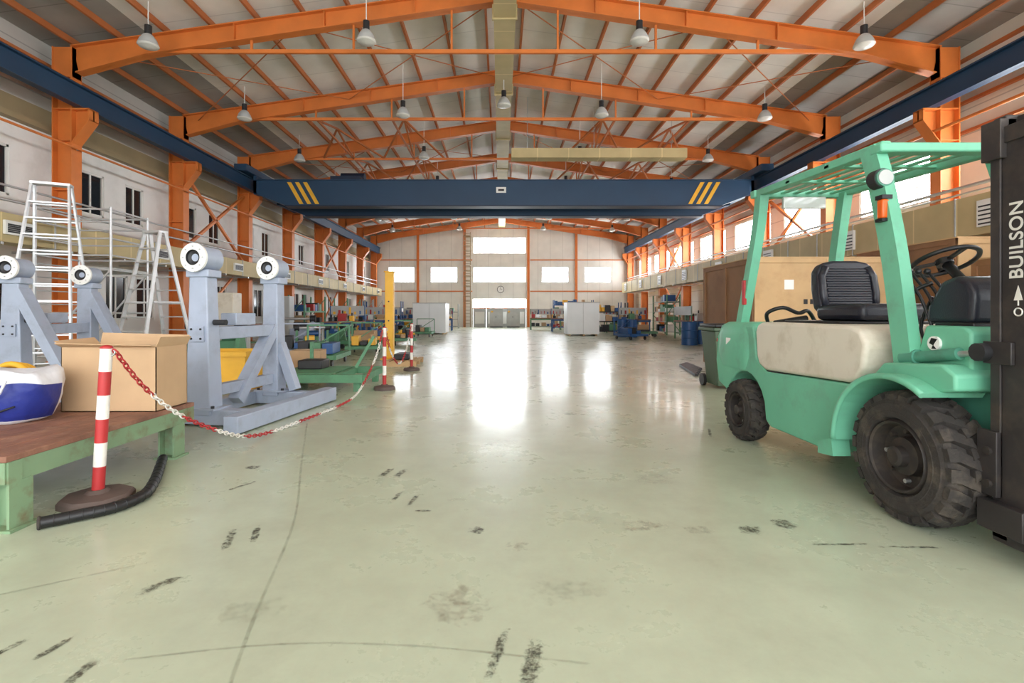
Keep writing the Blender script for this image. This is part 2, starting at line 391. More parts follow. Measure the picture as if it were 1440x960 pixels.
# ducts
d=B('ridge_air_duct'); d.box(-.17,.37,2,Y1-.3,8.42,8.72,TAN)
for y in FR[4:]: d.box(-.21,.41,y-.03,y+.03,8.38,8.77,TAN)
d.done()
d=B('cross_air_duct'); d.box(.4,6.9,18.4,18.9,6.95,7.3,TANX)
for x in (1.,3.5,6.4): d.box(x-.01,x+.01,18.64,18.66,7.3,zr(x)-.02,SILVER)
d.done()
def wallduct(x0,x1,z0,z1,wx):
    d=B('wall_air_duct'); d.box(x0,x1,Y0+.5,Y1-1,z0,z1,TAN)
    y=Y0+1
    while y<Y1-1.5:
        d.box(x0-.02,x1+.02,y-.015,y+.015,z0-.02,z1+.02,SHEET)
        if wx<0: d.box(wx,x1+.02,y+.4,y+.45,z0-.06,z0-.01,SILVER)
        else: d.box(x0-.02,wx,y+.4,y+.45,z0-.06,z0-.01,SILVER)
        y+=1.6
    fx=x1 if wx<0 else x0
    sg=1 if wx<0 else -1
    for y in [FR[k]+1.9 for k in range(3,11)]:
        a,b_=sorted((fx,fx+sg*.06)); d.box(a,b_,y,y+.6,z0+.15,z1-.15,WHITEP)
        for i in range(5):
            z=z0+.19+i*(z1-z0-.4)/5; a,b_=sorted((fx+sg*.06,fx+sg*.07)); d.box(a,b_,y+.04,y+.56,z,z+.03,DARKM)
    d.done()
wallduct(-10.37,-9.85,2.62,3.2,XL)
wallduct(10.05,10.62,2.85,3.7,XR)
pp=B('wall_pipes')
for x,z,r in ((-10.25,3.55,.03),(-10.25,3.85,.025),(-10.3,5.2,.03),(10.5,4.05,.04),(10.5,3.9,.025),(10.5,5.6,.04)):
    pp.cyl((x,Y0+.2,z),(x,Y1-1,z),r,SILVER if z<5 else ORANGE,seg=8)
    for y in FR[2:-1]:
        xc=-10.39 if x<0 else 10.65
        pp.beam((x,y,z),(xc,y,z),.03,.03,SILVER)
pp.done()

# pendant lamps
def lamp(x,y,z,zt=None):
    o=B('pendant_high_bay_lamp')
    o.cyl((x,y,z+.3),(x,y,(zt or zr(x))-.01),.012,WHITEP,seg=6)
    o.cyl((x,y,z+.12),(x,y,z+.32),.075,DARKM,seg=12)
    o.lathe([(.07,.12,SHEET),(.11,.09,SHEET),(.17,.0,SHEET),(.22,-.13,LAMPG),(.19,-.16,LAMPG),(.08,-.19,LAMPG),(0,-.2,LAMPG)],(x,y,z),(0,0,1),SHEET,16)
    return o.done()
for i,y in enumerate(FR[1:11]):
    for x in ((-8.0,-3.05,3.15,8.25) if y>8 else (-3.05,3.15)): lamp(x,y-.9,7.4 if abs(x)>5 else 7.5)
lamp(.1,15.4,7.75,8.42)

# ---------------------------------------------------------------- far wall things
o=B('caged_wall_ladder')
for x in (-3.0,-2.55): o.box(x-.03,x+.03,Y1-.35,Y1-.29,0,8.0,BAND)
for i in range(28): o.box(-3.0,-2.55,Y1-.34,Y1-.3,.3+i*.28,.33+i*.28,BAND)
for i in range(14): o.torus((-2.775,Y1-.6,2.2+i*.42),(0,0,1),.32,.02,BAND,12,5)
o.box(-3.05,-2.5,Y1-.3,Y1,7.6,7.7,BAND); o.done()
o=B('wall_clock'); o.cyl((0,Y1-.06,3.2),(0,Y1-.001,3.2),.3,BLACK,seg=24); o.cyl((0,Y1-.07,3.2),(0,Y1-.06,3.2),.26,WHITEP,seg=24)
o.box(-.015,.015,Y1-.08,Y1-.07,3.2,3.4,BLACK); o.box(0,.14,Y1-.08,Y1-.07,3.19,3.215,BLACK); o.done()
def white_box(x0,x1,y0,y1,h):
    o=B('white_panel_booth'); o.box(x0,x1,y0,y1,.08,h,WRAP,.02)
    x=(x0+x1)/2; o.box(x-.008,x+.008,y0-.006,y0,.1,h-.02,SHEET)
    for x in (x0+.1,(x0+x1)/2,x1-.2): o.box(x,x+.1,y0+.05,y1-.05,0,.08,PLY)
    o.box(x0-.02,x1+.02,y0-.02,y1+.02,h,h+.03,SHEET); o.done()
white_box(-4.95,-3.1,28,30,1.75)
white_box(3.5,5.2,26.2,27.6,1.75)

# ---------------------------------------------------------------- clutter generators
def drum(x,y,m=BLUEDR,r=.29,h=.88,lid=BLACK):
    o=B('steel_drum'); o.lathe([(0,0),(r,0),(r,.28*h),(r+.015,.3*h),(r,.32*h),(r,.62*h),(r+.015,.64*h),(r,.66*h),(r,h*.97),(r+.015,h),(r-.02,h,lid),(r-.03,h-.02,lid),(0,h-.02,lid)],(x,y,0),(0,0,1),m,20)
    o.cyl((x+.12,y,h-.02),(x+.12,y,h+.01),.035,SILVER,seg=8); o.done()
def workbench(x,y,w,dp,m=GREEN2,rz=0,seed=0):
    R=random.Random(seed); o=B('workbench'); o.M=T(x,y,0,rz)
    o.box(-w/2,w/2,-dp/2,dp/2,.8,.86,WOOD)
    for a in (-w/2+.05,w/2-.05):
        for c_ in (-dp/2+.05,dp/2-.05): o.box(a-.03,a+.03,c_-.03,c_+.03,0,.8,m)
    o.box(-w/2,w/2,-dp/2+.02,dp/2-.02,.25,.28,m); o.box(-w/2,w/2,-dp/2,-dp/2+.03,.7,.8,m)
    for a in (-w/2+.03,w/2-.03): o.box(a-.02,a+.02,dp/2-.04,dp/2,.86,1.5,m)
    o.box(-w/2,w/2,dp/2-.03,dp/2-.01,1.1,1.5,SHEET)
    for i in range(int(w/.22)):
        xx=-w/2+.15+i*.22; o.box(xx,xx+R.uniform(.03,.1),dp/2-.06,dp/2-.03,1.15,1.15+R.uniform(.1,.3),R.choice([RED,BLUEDR,DARKM,YEL]))
    X=-w/2+.1
    while X<w/2-.3:
        ww=R.uniform(.12,.35); hh=R.uniform(.1,.35); mm=R.choice([BLUEDR,RED,YEL,SILVER,DARKM,CARD,GREEN2,WHITEP])
        o.box(X,X+ww,-.15,.12,.86,.86+hh,mm,.015); 
        if R.random()<.6: o.cyl((X+ww/2,0,.86+hh),(X+ww/2,0,.86+hh+.12),.03,DARKM,seg=8)
        o.box(X,X+ww*.9,-.2,.15,.28,.28+R.uniform(.1,.3),R.choice([BLUEDR,CARD,DARKM,RED]))
        X+=ww+R.uniform(.03,.25)
    o.done()
def rack(x,y,w,h,dp,m,rz=0,seed=0):
    R=random.Random(seed); o=B('storage_rack'); o.M=T(x,y,0,rz)
    for a in (-w/2,w/2):
        for c_ in (-dp/2,dp/2): o.box(a-.03,a+.03,c_-.03,c_+.03,0,h,m)
        o.beam((a,-dp/2,.2),(a,dp/2,h*.5),.03,.03,m); o.beam((a,dp/2,h*.5),(a,-dp/2,h-.1),.03,.03,m)
    nl=int(h/.55)
    for k in range(nl):
        z=.15+k*.55; o.box(-w/2,w/2,-dp/2,dp/2,z,z+.04,SHEET); o.box(-w/2,w/2,-dp/2-.03,-dp/2,z-.03,z+.05,m)
        X=-w/2+.06
        while X<w/2-.35:
            ww=R.uniform(.2,.5); hh=R.uniform(.15,.42)
            if R.random()<.8: o.box(X,X+ww-.03,-dp/2+.04,dp/2-.04,z+.04,z+.04+hh,R.choice([CARD,BLUEDR,YEL,GREEN2,WHITEP,RED,DARKM,PLY]),.01)
            X+=ww
    o.done()
def machine(x,y,m,rz=0,s=1,seed=0,name='roller_stand_machine'):
    R=random.Random(seed); o=B(name); o.M=T(x,y,0,rz)@Matrix.Scale(s,4)
    for a in (-.5,.5):
        o.beam((a,-.9,.09),(a,.9,.09),.1,.18,m); 
        o.prism([(-.2,.18),(.2,.18),(.07,.75),(-.07,.75)],'x',a-.04,a+.04,m)
        o.cyl((a-.08,0,.82),(a+.08,0,.82),.11,DARKM,seg=16)
    for c_ in (-.75,0,.75): o.beam((-.5,c_,.1),(.5,c_,.1),.1,.14,m)
    o.cyl((-.55,0,.82),(.55,0,.82),.04,SILVER,seg=12)
    o.box(-.3,.2,.45,.8,.17,.5,m,.02); o.cyl((-.2,.62,.6),(.2,.62,.6),.11,R.choice([BLUEDR,DARKM,m]),seg=16)
    o.box(.3,.38,.5,.65,.2,.95,R.choice([WHITEP,SHEET,YEL]),.01)
    o.done()
def trolley(x,y,w,dp,m,rz=0,seed=0):
    R=random.Random(seed); o=B('steel_trolley'); o.M=T(x,y,0,rz)
    for a in (-w/2,w/2): o.beam((a,-dp/2,.22),(a,dp/2,.22),.08,.1,m)
    for c_ in (-dp/2,0,dp/2): o.beam((-w/2,c_,.22),(w/2,c_,.22),.07,.09,m)
    for a in (-w/2+.08,w/2-.08):
        for c_ in (-dp/2+.1,dp/2-.1): o.cyl((a-.02,c_,.085),(a+.02,c_,.085),.085,BLACK,seg=14); o.box(a-.03,a+.03,c_-.03,c_+.03,.15,.2,DARKM)
    for a in (-w/2,w/2): o.beam((a,dp/2,.26),(a,dp/2,.9),.04,.04,m)
    o.beam((-w/2,dp/2,.9),(w/2,dp/2,.9),.04,.04,m); o.beam((-w/2,dp/2,.3),(w/2,dp/2,.88),.03,.03,m)
    for i in range(3):
        xx=-w/2+.1+i*(w-.2)/3; o.box(xx,xx+(w-.3)/3,-dp/4,dp/4,.27,.27+R.uniform(.08,.35),R.choice([BLUEDR,DARKM,CARD,m,YEL]),.01)
    o.done()
def crate(x0,x1,y0,y1,h,mf,ms,name='plywood_crate'):
    o=B(name); t=.1
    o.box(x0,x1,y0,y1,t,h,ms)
    o.box(x0+.01,x1-.01,y0-.012,y0,t,h,mf)
    for x in (x0+.05,(x0+x1)/2-.07,x1-.19): o.box(x,x+.14,y0-.02,y1,0,t,PLYD)
    for x in (x0,x1-.09,(x0+x1)/2-.045): o.box(x,x+.09,y0-.035,y0-.012,t,h,mf)
    for z in (t,h-.09): o.box(x0,x1,y0-.03,y0-.012,z,z+.09,mf)
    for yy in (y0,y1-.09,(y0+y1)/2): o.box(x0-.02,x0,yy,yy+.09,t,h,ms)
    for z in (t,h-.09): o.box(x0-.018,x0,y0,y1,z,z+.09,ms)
    o.box(x0-.03,x1+.03,y0-.04,y1+.03,h,h+.02,mf)
    o.box(x0+.55,x0+.72,y0-.02,y0-.012,h*.74,h*.82,WHITEP)
    for q in range(4): o.box(x0+.9+q*.12,x0+.97+q*.12,y0-.02,y0-.012,h*.62,h*.66,DARKM)
    o.done()
crate(4.6,7.3,9.05,11.25,2.2,PLY,PLYD)
crate(7.6,9.8,8.3,10.6,2.45,PLY,PLYD)
crate(7.2,9.6,5.7,7.6,2.0,PLY,PLYD)
crate(7.3,9.6,12.2,14.6,2.3,PLY,PLYD)
drum(7.1,18.7); drum(7.8,19.3); drum(6.5,24.6,r=.25); drum(4.6,29.3); drum(6.1,24.9,r=.26); drum(-6.4,28.6)
workbench(8.6,22.5,2.2,.8,seed=1,rz=90); rack(9.3,18.5,2.4,1.9,.7,SHEET,90,2); workbench(7.4,27.6,1.6,.8,BLUEDR,0,3)
rack(6.6,33,2.6,1.9,.7,BLUEDR,0,4); workbench(7.4,30.6,2,.8,GREEN2,0,5); rack(9.3,28,2.4,2.2,.7,GREEN2,90,6); workbench(3.2,35.5,2.2,.8,GREEN2,0,7)
rack(5.6,38.5,3.0,2.2,.7,BLUEDR,0,8); machine(8.6,36,GREEN2,20,1,9); rack(-6.6,35,2.6,1.9,.7,BLUEDR,0,10)
rack(6.4,28.9,1.8,1.8,.6,DARKM,0,41); trolley(5.9,22.6,.9,1.3,BLUEDR,20,42); trolley(7.2,25.4,1.,1.4,GREEN2,80,43); workbench(4.2,32.4,1.8,.8,BLUEDR,0,44)
workbench(-6.6,32,2.0,.8,GREEN2,0,11); workbench(-6.4,25.5,2.4,.8,BLUEDR,0,12); rack(-8.6,28,2.4,2.0,.7,GREEN2,90,13)
machine(-6.9,22.5,GREEN2,15,1.1,14); trolley(-4.9,20.5,1.0,1.6,BLUEDR,10,15); machine(-7.6,18.5,GREYP,10,1.2,16); trolley(-4.6,17.0,1.,1.5,GREEN2,80,17)
workbench(-8.2,15.4,1.8,.8,GREEN2,90,18); trolley(-4.0,14.7,.9,1.4,GREEN2,10,19); trolley(-5.4,13.4,1.,1.5,GREYP,20,20); rack(-9.1,23.5,2.6,2.0,.7,GREEN2,90,21)
trolley(-5.0,23.4,1.,1.6,YEL,60,22); workbench(-7.0,38.5,2.6,.8,GREEN2,0,23); rack(-4.4,39,2.2,1.9,.7,SHEET,0,24); workbench(-4.2,34.2,1.8,.8,BLUEDR,0,25)
trolley(-4.2,11.6,1.0,1.5,GREEN2,5,26); machine(-6.4,11.2,GREEN2,0,1.1,27)
machine(-5.6,18.3,GREEN2,80,.9,51); workbench(-6.4,20.5,1.5,.7,BLUEDR,0,52); rack(-7.0,29.8,2.2,1.9,.6,BLUEDR,0,53); trolley(-3.9,25.2,.9,1.4,GREEN2,0,54); trolley(-3.7,18.9,.8,1.2,GREEN2,15,55)
rack(-8.6,33.5,2.4,2.1,.7,SHEET,90,56); machine(-5.9,15.6,GREEN2,20,.9,57)

def cabinet(x,y,w,dp,h,m=WHITEP,name='electrical_cabinet'):
    o=B(name); o.box(x,x+w,y,y+dp,.08,h,m,.015); o.box(x+.03,x+w-.03,y+.03,y+dp-.03,0,.08,DARKM)
    o.box(x+.03,x+w/2-.005,y-.012,y,.13,h-.04,m); o.box(x+w/2+.005,x+w-.03,y-.012,y,.13,h-.04,m)
    o.box(x+w/2-.06,x+w/2-.03,y-.03,y-.012,h*.5,h*.5+.15,DARKM); o.box(x+.1,x+.28,y-.016,y-.012,h*.78,h*.86,YEL); o.done()
cabinet(-8.1,13.4,.9,.45,1.75,HOOD); cabinet(-9.7,20.5,1.,.5,1.9,SHEET); cabinet(-.9,41.2,1.1,.5,1.6,SHEET); cabinet(.5,41.2,1.1,.5,1.6,SHEET)
o=B('yellow_steel_column'); o.box(-3.0,-2.79,12.9,13.1,.03,2.26,YEL,.012); o.box(-3.1,-2.7,12.82,13.18,0,.03,YEL)
o.box(-3.02,-2.77,12.88,13.12,2.26,2.29,YEL)
for z in (.5,1.0,1.5): o.cyl((-2.9,12.9,z),(-2.9,12.89,z),.02,DARKM,seg=8)
o.done()
o=B('steel_bar_bundle')
for i in range(5): o.beam((3.7+i*.12,9.4+i*.25,.03),(4.05+i*.07,11.2+.1*i,.03),.06,.05,DARKM)
o.done()

# ---------------------------------------------------------------- ladders / scaffold
def ladder(x,y,h,wb_,wt,sp,rz,name='step_ladder'):
    o=B(name); o.M=T(x,y,0,rz)
    for sgn in (-1,1):
        for a in (-1,1):
            o.beam((a*wb_/2,sgn*sp/2,0.0),(a*wt/2,sgn*.06,h),.03,.07,ALU,up=(0,1,0))
        k=1
        while k*.28<h-.1:
            t=k*.28/h; wd=wb_+(wt-wb_)*t; yy=sgn*(sp/2+(.06-sp/2)*t)
            o.box(-wd/2,wd/2,yy-.04,yy+.04,k*.28-.012,k*.28+.012,ALU); k+=1
    o.box(-wt/2-.02,wt/2+.02,-.1,.1,h,h+.04,ALU)
    for a in (-1,1): o.beam((a*(wb_/2-.05),-sp/4,h*.5),(a*(wb_/2-.05),sp/4,h*.5),.015,.03,ALU)
    o.done()
ladder(-7.75,8.6,3.4,.95,.5,1.5,25)
ladder(-7.15,10.3,2.85,.8,.4,1.3,-15)
def scaffold(x,y,rz,h):
    o=B('scaffold_tower'); o.M=T(x,y,0,rz)
    for a in (-.75,.75):
        for c_ in (-.6,.6): o.cyl((a,c_,.0),(a,c_,h),.025,ALU,seg=8)
    for z in (.3,1.2,2.1,2.4,2.75,3.1,h-.04):
        for c_ in (-.6,.6): o.cyl((-.75,c_,z),(.75,c_,z),.02,ALU,seg=8)
        for a in (-.75,.75): o.cyl((a,-.6,z),(a,.6,z),.02,ALU,seg=8)
    for i in range(9): o.cyl((-.75,-.6,.55+i*.28),(-.75,.6,.55+i*.28),.015,ALU,seg=6)
    for c_ in (-.6,.6): o.beam((-.75,c_,.3),(.75,c_,2.1),.03,.03,ALU)
    o.box(-.75,.75,-.58,.58,2.1,2.15,SHEET); o.done()
scaffold(-8.9,10.9,4,3.4)

# ---------------------------------------------------------------- grey roller fixtures
def fixture(x,y,rz,lean,name='roller_head_fixture',ext=.76):
    o=B(name); o.M=T(x,y,0,rz); G=GREYP
    for yy in (-.62,.62):
        wt=.15 if yy<0 else .11
        o.hexa([(-wt,yy-.1,0.12),(wt,yy-.1,.12),(wt,yy+.1,.12),(-wt,yy+.1,.12),(-.11,yy-.08,1.62),(.09,yy-.08,1.62),(.09,yy+.08,1.62),(-.11,yy+.08,1.62)],G,.012)
        if lean: o.beam((.05,yy,1.5),(.72,yy,.2),.12,.18,G,up=(0,1,0))
        o.box(-.14,.13,yy-.1,yy+.1,1.58,1.66,G,.01)
        o.cyl((0,yy-.13,1.78),(0,yy+.13,1.78),.13,G,seg=24)
        o.lathe([(.15,-.16),(.15,-.13),(.13,-.13)],(0,yy,1.78),(0,1,0),WHITEP,28)
        o.lathe([(.15,-.16,WHITEP),(.082,-.165,DARKM),(.075,-.14,BLACK),(.04,-.13,SILVER),(.0,-.125,SILVER)],(0,yy,1.78),(0,1,0),WHITEP,28)
        for i in range(8):
            t=i*math.pi/4; o.cyl((.115*math.cos(t),yy-.172,1.78+.115*math.sin(t)),(.115*math.cos(t),yy-.16,1.78+.115*math.sin(t)),.008,SHEET,seg=6)
        o.beam((-.3,yy,.1),(ext+.04,yy,.1),.16,.16,G,bev=.008)
        o.box(-.2,.22,yy-.14,yy+.14,.18,.2,G)
        for q in (-.16,.18): o.cyl((q,yy-.1,.2),(q,yy-.1,.225),.018,DARKM,seg=6)
        o.box(-.09,.08,yy-.112,yy-.09,.9,1.06,G)
        for q in (-.06,.05): 
            for z in (.93,1.03): o.cyl((q,yy-.122,z),(q,yy-.112,z),.012,DARKM,seg=6)
    if not lean: o.beam((.02,.56,1.02),(.02,-.15,.18),.12,.14,G,up=(1,0,0)); o.beam((.3,.62,.2),(.08,.62,.8),.1,.12,G,up=(0,1,0))
    o.beam((.0,-.52,.98),(.0,.52,.98),.16,.14,G,bev=.01); o.beam((.0,-.52,.35),(.0,.52,.35),.1,.12,G)
    o.beam((ext,-1.0,.1),(ext,1.0,.1),.16,.17,G,bev=.008); o.beam((-.28,-.9,.1),(-.28,.9,.1),.14,.16,G,bev=.008)
    o.box(-.1,.1,-.25,.1,1.06,1.2,G,.01); o.cyl((.12,-.62,1.1),(.26,-.62,1.1),.03,DARKM,seg=10)
    for a,c_ in ((ext,-.9),(ext,.9),(-.28,-.8),(-.28,.8)): o.cyl((a,c_,0),(a,c_,.03),.05,DARKM,seg=10)
    o.done()
fixture(-3.08,5.95,-9,False,ext=.6)
fixture(-6.35,7.1,4,True)

o=B('yellow_container'); x0,x1,y0,y1=-4.65,-3.75,7.3,8.2
o.box(x0,x1,y0,y1,.1,.14,YEL)
for a in ((x0,x0+.03,y0,y1),(x1-.03,x1,y0,y1),(x0+.03,x1-.03,y0,y0+.03),(x0+.03,x1-.03,y1-.03,y1)): o.box(*a,.14,.62,YEL)
o.box(x0-.03,x1+.03,y0-.03,y0,.56,.63,YEL); o.box(x1,x1+.03,y0,y1,.56,.63,YEL)
for x in (x0+.02,x1-.12): o.box(x,x+.1,y0,y1,0,.1,YEL)
o.box(x0+.1,x1-.2,y0+.1,y1-.1,.14,.5,DARKM); o.done()
def cardbox(name,x0,x1,y0,y1,z0,z1,rz=0,flaps=True):
    o=B(name); cx,cy=(x0+x1)/2,(y0+y1)/2; o.M=T(cx,cy,0,rz); a,c_=(x1-x0)/2,(y1-y0)/2; t=.006
    o.box(-a,a,-c_,c_,z0,z0+t,CARD)
    o.box(-a,a,-c_,-c_+t,z0,z1,CARD); o.box(-a,a,c_-t,c_,z0,z1,CARD); o.box(-a,-a+t,-c_,c_,z0,z1,CARD); o.box(a-t,a,-c_,c_,z0,z1,CARD)
    if flaps:
        f=.10
        o.hexa([(-a,-c_,z1),(a,-c_,z1),(a,-c_+t,z1),(-a,-c_+t,z1),(-a,-c_-.06,z1+.03),(a,-c_-.07,z1+.015),(a,-c_-.07,z1+.02),(-a,-c_-.06,z1+.036)],CARD)
        o.hexa([(-a,c_-t,z1),(a,c_-t,z1),(a,c_,z1),(-a,c_,z1),(-a,c_+.02,z1+f),(a,c_+.03,z1+f*.8),(a,c_+.036,z1+f*.8),(-a,c_+.026,z1+f)],CARD)
        o.hexa([(a-t,-c_,z1),(a,-c_,z1),(a,c_,z1),(a-t,c_,z1),(a+.03,-c_,z1+.08),(a+.036,-c_,z1+.08),(a+.036,c_,z1+.07),(a+.03,c_,z1+.07)],CARD)
        o.hexa([(-a,-c_,z1),(-a+t,-c_,z1),(-a+t,c_,z1),(-a,c_,z1),(-a-.06,-c_,z1+.05),(-a-.054,-c_,z1+.05),(-a-.054,c_,z1+.06),(-a-.06,c_,z1+.06)],CARD)
    else: o.box(-a,a,-c_,c_,z1-t,z1,CARD); o.box(-a,a,-.03,.03,z1,z1+.001,HOOD)
    o.box(-a*.2,a*.05,-c_-.002,-c_,z0+(z1-z0)*.45,z0+(z1-z0)*.6,PLYD)
    o.done()
cardbox('cardboard_box',-3.95,-3.4,9.3,9.75,0,.5,5,False)
cardbox('cardboard_box',-5.4,-4.9,9.2,9.6,0,.42,-12,False)
o=B('green_steel_platform_frame'); o.M=T(-2.8,8.2,0,0)
for y in (-.6,.6): o.beam((-.75,y,.2),(.7,y,.2),.1,.12,GREEN2)
for x in (-.72,-.2,.25,.68): o.beam((x,-.6,.2),(x,.6,.2),.08,.1,GREEN2)
for x in (-.65,.6):
    for y in (-.55,.55): o.box(x-.05,x+.05,y-.05,y+.05,0,.14,GREEN2)
o.box(-.7,.2,-.55,.55,.255,.27,GREEN2); o.beam((.3,.4,.26),(.6,.45,.8),.05,.05,GREEN2); o.beam((-.5,.5,.26),(-.5,.5,.7),.05,.05,GREEN2)
o.box(-.55,-.15,.0,.4,.27,.42,DARKM,.02); o.done()
o=B('wooden_pallet'); o.M=T(-2.5,11.7,0,0)
for y in (-.5,0,.5): o.box(-.1,.6,y-.05,y+.05,0,.1,PLY)
for i in range(5): o.box(-.1+i*.15,.0+i*.15,-.55,.55,.1,.125,PLY)
o.box(.05,.4,-.3,.3,.125,.26,DARKM,.02); o.done()

# ---------------------------------------------------------------- workbench (foreground left)
o=B('low_steel_workbench')
bx0,bx1,by0,by1=-4.3,-2.68,2.7,4.36; zt=.42
for i in range(8):
    w=(bx1-bx0)/8; o.box(bx0+i*w+.003,bx0+(i+1)*w-.003,by0,by1,zt-.035,zt,WOOD,.004)
for y in (by0+.05,by1-.05): o.beam((bx0,y,zt-.095),(bx1,y,zt-.095),.08,.12,GREEN)
for x in (bx0+.05,bx1-.05): o.beam((x,by0,zt-.095),(x,by1,zt-.095),.08,.118,GREEN)
for x in (bx0+.08,bx1-.07):
    for y in (by0+.09,by1-.2):
        o.box(x-.06,x+.06,y-.01,y+.01,.0,zt-.15,GREEN); o.box(x+.05,x+.065,y-.07,y+.07,0,zt-.15,GREEN); o.box(x-.065,x-.05,y-.07,y+.07,0,zt-.15,GREEN)
        o.box(x-.09,x+.09,y-.09,y+.09,0,.015,GREEN)
o.done()
cardbox('cardboard_box',-3.47,-2.72,3.93,4.32,.421,.93,0,True)
# tarp bag
o=B('tarpaulin_bag')
N=40; cx_,cy_=-3.60,3.60
secs=[(.22,.13,.421),(.29,.17,.45),(.33,.2,.54),(.35,.21,.62),(.355,.215,.70),(.34,.2,.77),(.30,.18,.80),(.27,.14,.76),(.0,.0,.72)]
rings=[]
for k,(a,c_,z) in enumerate(secs):
    ring=[]
    for i in range(N):
        t=2*math.pi*i/N; w=1+.035*math.sin(5*t+k*.8)+.02*math.sin(11*t+k)
        ct,st=math.cos(t),math.sin(t); e=.6
        ring.append(o.v((cx_+a*w*math.copysign(abs(ct)**e,ct),cy_+c_*w*math.copysign(abs(st)**e,st),z+(.018*math.sin(3*t+k) if k>1 else 0))))
    rings.append(ring)
for k in range(len(secs)-1):
    for i in range(N):
        t=2*math.pi*(i+.5)/N
        m=TARPW if (k>=4 or k==0 or math.cos(t-.5)>.97) else TARP
        o.f([rings[k][i],rings[k][(i+1)%N],rings[k+1][(i+1)%N],rings[k+1][i]],m,True)
o.tube([(-3.83,3.36,.72),(-3.80,3.35,.62),(-3.66,3.35,.55),(-3.48,3.35,.56),(-3.38,3.36,.66),(-3.36,3.38,.74)],.009,TARPW,6)
o.tube([(-3.88,3.40,.6),(-3.68,3.36,.51),(-3.48,3.36,.5),(-3.32,3.40,.56)],.007,BLACK,6)
o.done()
o=B('yellow_hose_coil')
for i in range(3): o.torus((-3.98,4.05+i*.045,.615),(0,1,0),.17-.01*i,.024,YEL,24,8)
o.done()
def smooth_path(P,n=8):
    out=[]
    P=[V(p) for p in P]
    for i in range(len(P)-1):
        p0=P[max(i-1,0)];p1=P[i];p2=P[i+1];p3=P[min(i+2,len(P)-1)]
        for k in range(n):
            t=k/n; out.append(.5*((2*p1)+(p2-p0)*t+(2*p0-5*p1+4*p2-p3)*t*t+(-p0+3*p1-3*p2+p3)*t**3))
    out.append(P[-1]); return out
o=B('black_rubber_hose')
path=smooth_path([(-2.56,2.76,.036),(-2.42,2.88,.036),(-2.31,3.0,.036),(-2.29,3.2,.036),(-2.40,3.45,.036),(-2.54,3.7,.036),(-2.68,3.95,.05)],10)
o.tube(path,.033,BLACK,12); o.torus(path[0],(path[1]-path[0]),.03,.009,RUBBER,16,6)
for i in range(4,len(path)-2,3): o.torus(path[i],(path[i+1]-path[i]),.031,.005,BLACK,12,4)
o.done()
def stanchion(x,y,h,lean,r=.032,base=.2):
    o=B('chain_stanchion')
    o.lathe([(0,0),(base,0),(base,.035),(base*.92,.055),(.07,.065),(.05,.085),(0,.085)],(x,y,0),(0,0,1),CONC,8)
    n=6
    for i in range(n):
        z0=.08+(h-.08)*i/n; z1=.08+(h-.08)*(i+1)/n
        o.cyl((x+lean*z0,y,z0),(x+lean*z1,y,z1),r,RED if i%2==0 else WHT,seg=16)
    o.sphere((x+lean*h,y,h),r*1.05,RED,(1,1,.5)); o.torus((x+lean*(h-.03)+r,y,h-.03),(0,1,0),.02,.005,SILVER,10,5)
    o.done()
stanchion(-2.56,3.16,.98,.06,.034)
stanchion(-1.82,7.8,.97,0,.03,.17)
stanchion(-1.86,10.4,.97,0,.03,.17)
def chain(P,name='red_white_barrier_chain'):
    o=B(name); pts=smooth_path(P,14)
    L=[0]
    for i in range(1,len(pts)): L.append(L[-1]+(pts[i]-pts[i-1]).length)
    step=.042; s_=0; i=0; k=0
    while s_<L[-1]:
        while L[i+1]<s_ and i<len(L)-2: i+=1
        t=(s_-L[i])/max(L[i+1]-L[i],1e-6); p=pts[i].lerp(pts[i+1],t); dr=(pts[i+1]-pts[i]).normalized()
        u,w=basis(dr); nrm=u if k%2 else w; sd=dr.cross(nrm)
        m=RED if (int(s_/.42)%2==0) else WHT
        o.tube([p+dr*.029*math.cos(a)+sd*.015*math.sin(a) for a in [2*math.pi*q/10 for q in range(10)]],.0055,m,5,True)
        s_+=step; k+=1
    o.done()
chain([(-2.45,3.17,.95),(-2.44,3.4,.70),(-2.41,3.7,.46),(-2.38,4.1,.25),(-2.34,4.5,.09),(-2.28,4.9,.025),(-2.15,5.6,.025),(-2.05,6.3,.025),(-1.98,6.8,.08),(-1.93,7.2,.28),(-1.87,7.55,.6),(-1.84,7.75,.93)])
chain([(-1.82,7.86,.93),(-1.83,8.3,.55),(-1.84,8.9,.3),(-1.85,9.4,.32),(-1.86,9.9,.55),(-1.86,10.34,.93)])

o=B('wheeled_refuse_bin'); x,y=3.6,8.0
o.hexa([(x-.2,y-.2,.05),(x+.2,y-.2,.05),(x+.2,y+.22,.05),(x-.2,y+.22,.05),(x-.27,y-.27,.92),(x+.27,y-.27,.92),(x+.27,y+.29,.92),(x-.27,y+.29,.92)],BIN,.02)
o.box(x-.3,x+.3,y-.3,y+.33,.92,.97,BIN,.01); o.box(x-.29,x+.29,y-.32,y+.3,.97,1.03,BLACK,.02)
o.cyl((x-.25,y+.3,.1),(x-.2,y+.3,.1),.1,BLACK); o.cyl((x+.2,y+.3,.1),(x+.25,y+.3,.1),.1,BLACK); o.cyl((x-.25,y+.3,.1),(x+.25,y+.3,.1),.015,DARKM); o.cyl((x-.25,y+.37,.98),(x+.25,y+.37,.98),.015,BIN)
o.box(x-.24,x-.02,y-.285,y-.24,.76,.81,RED); o.done()

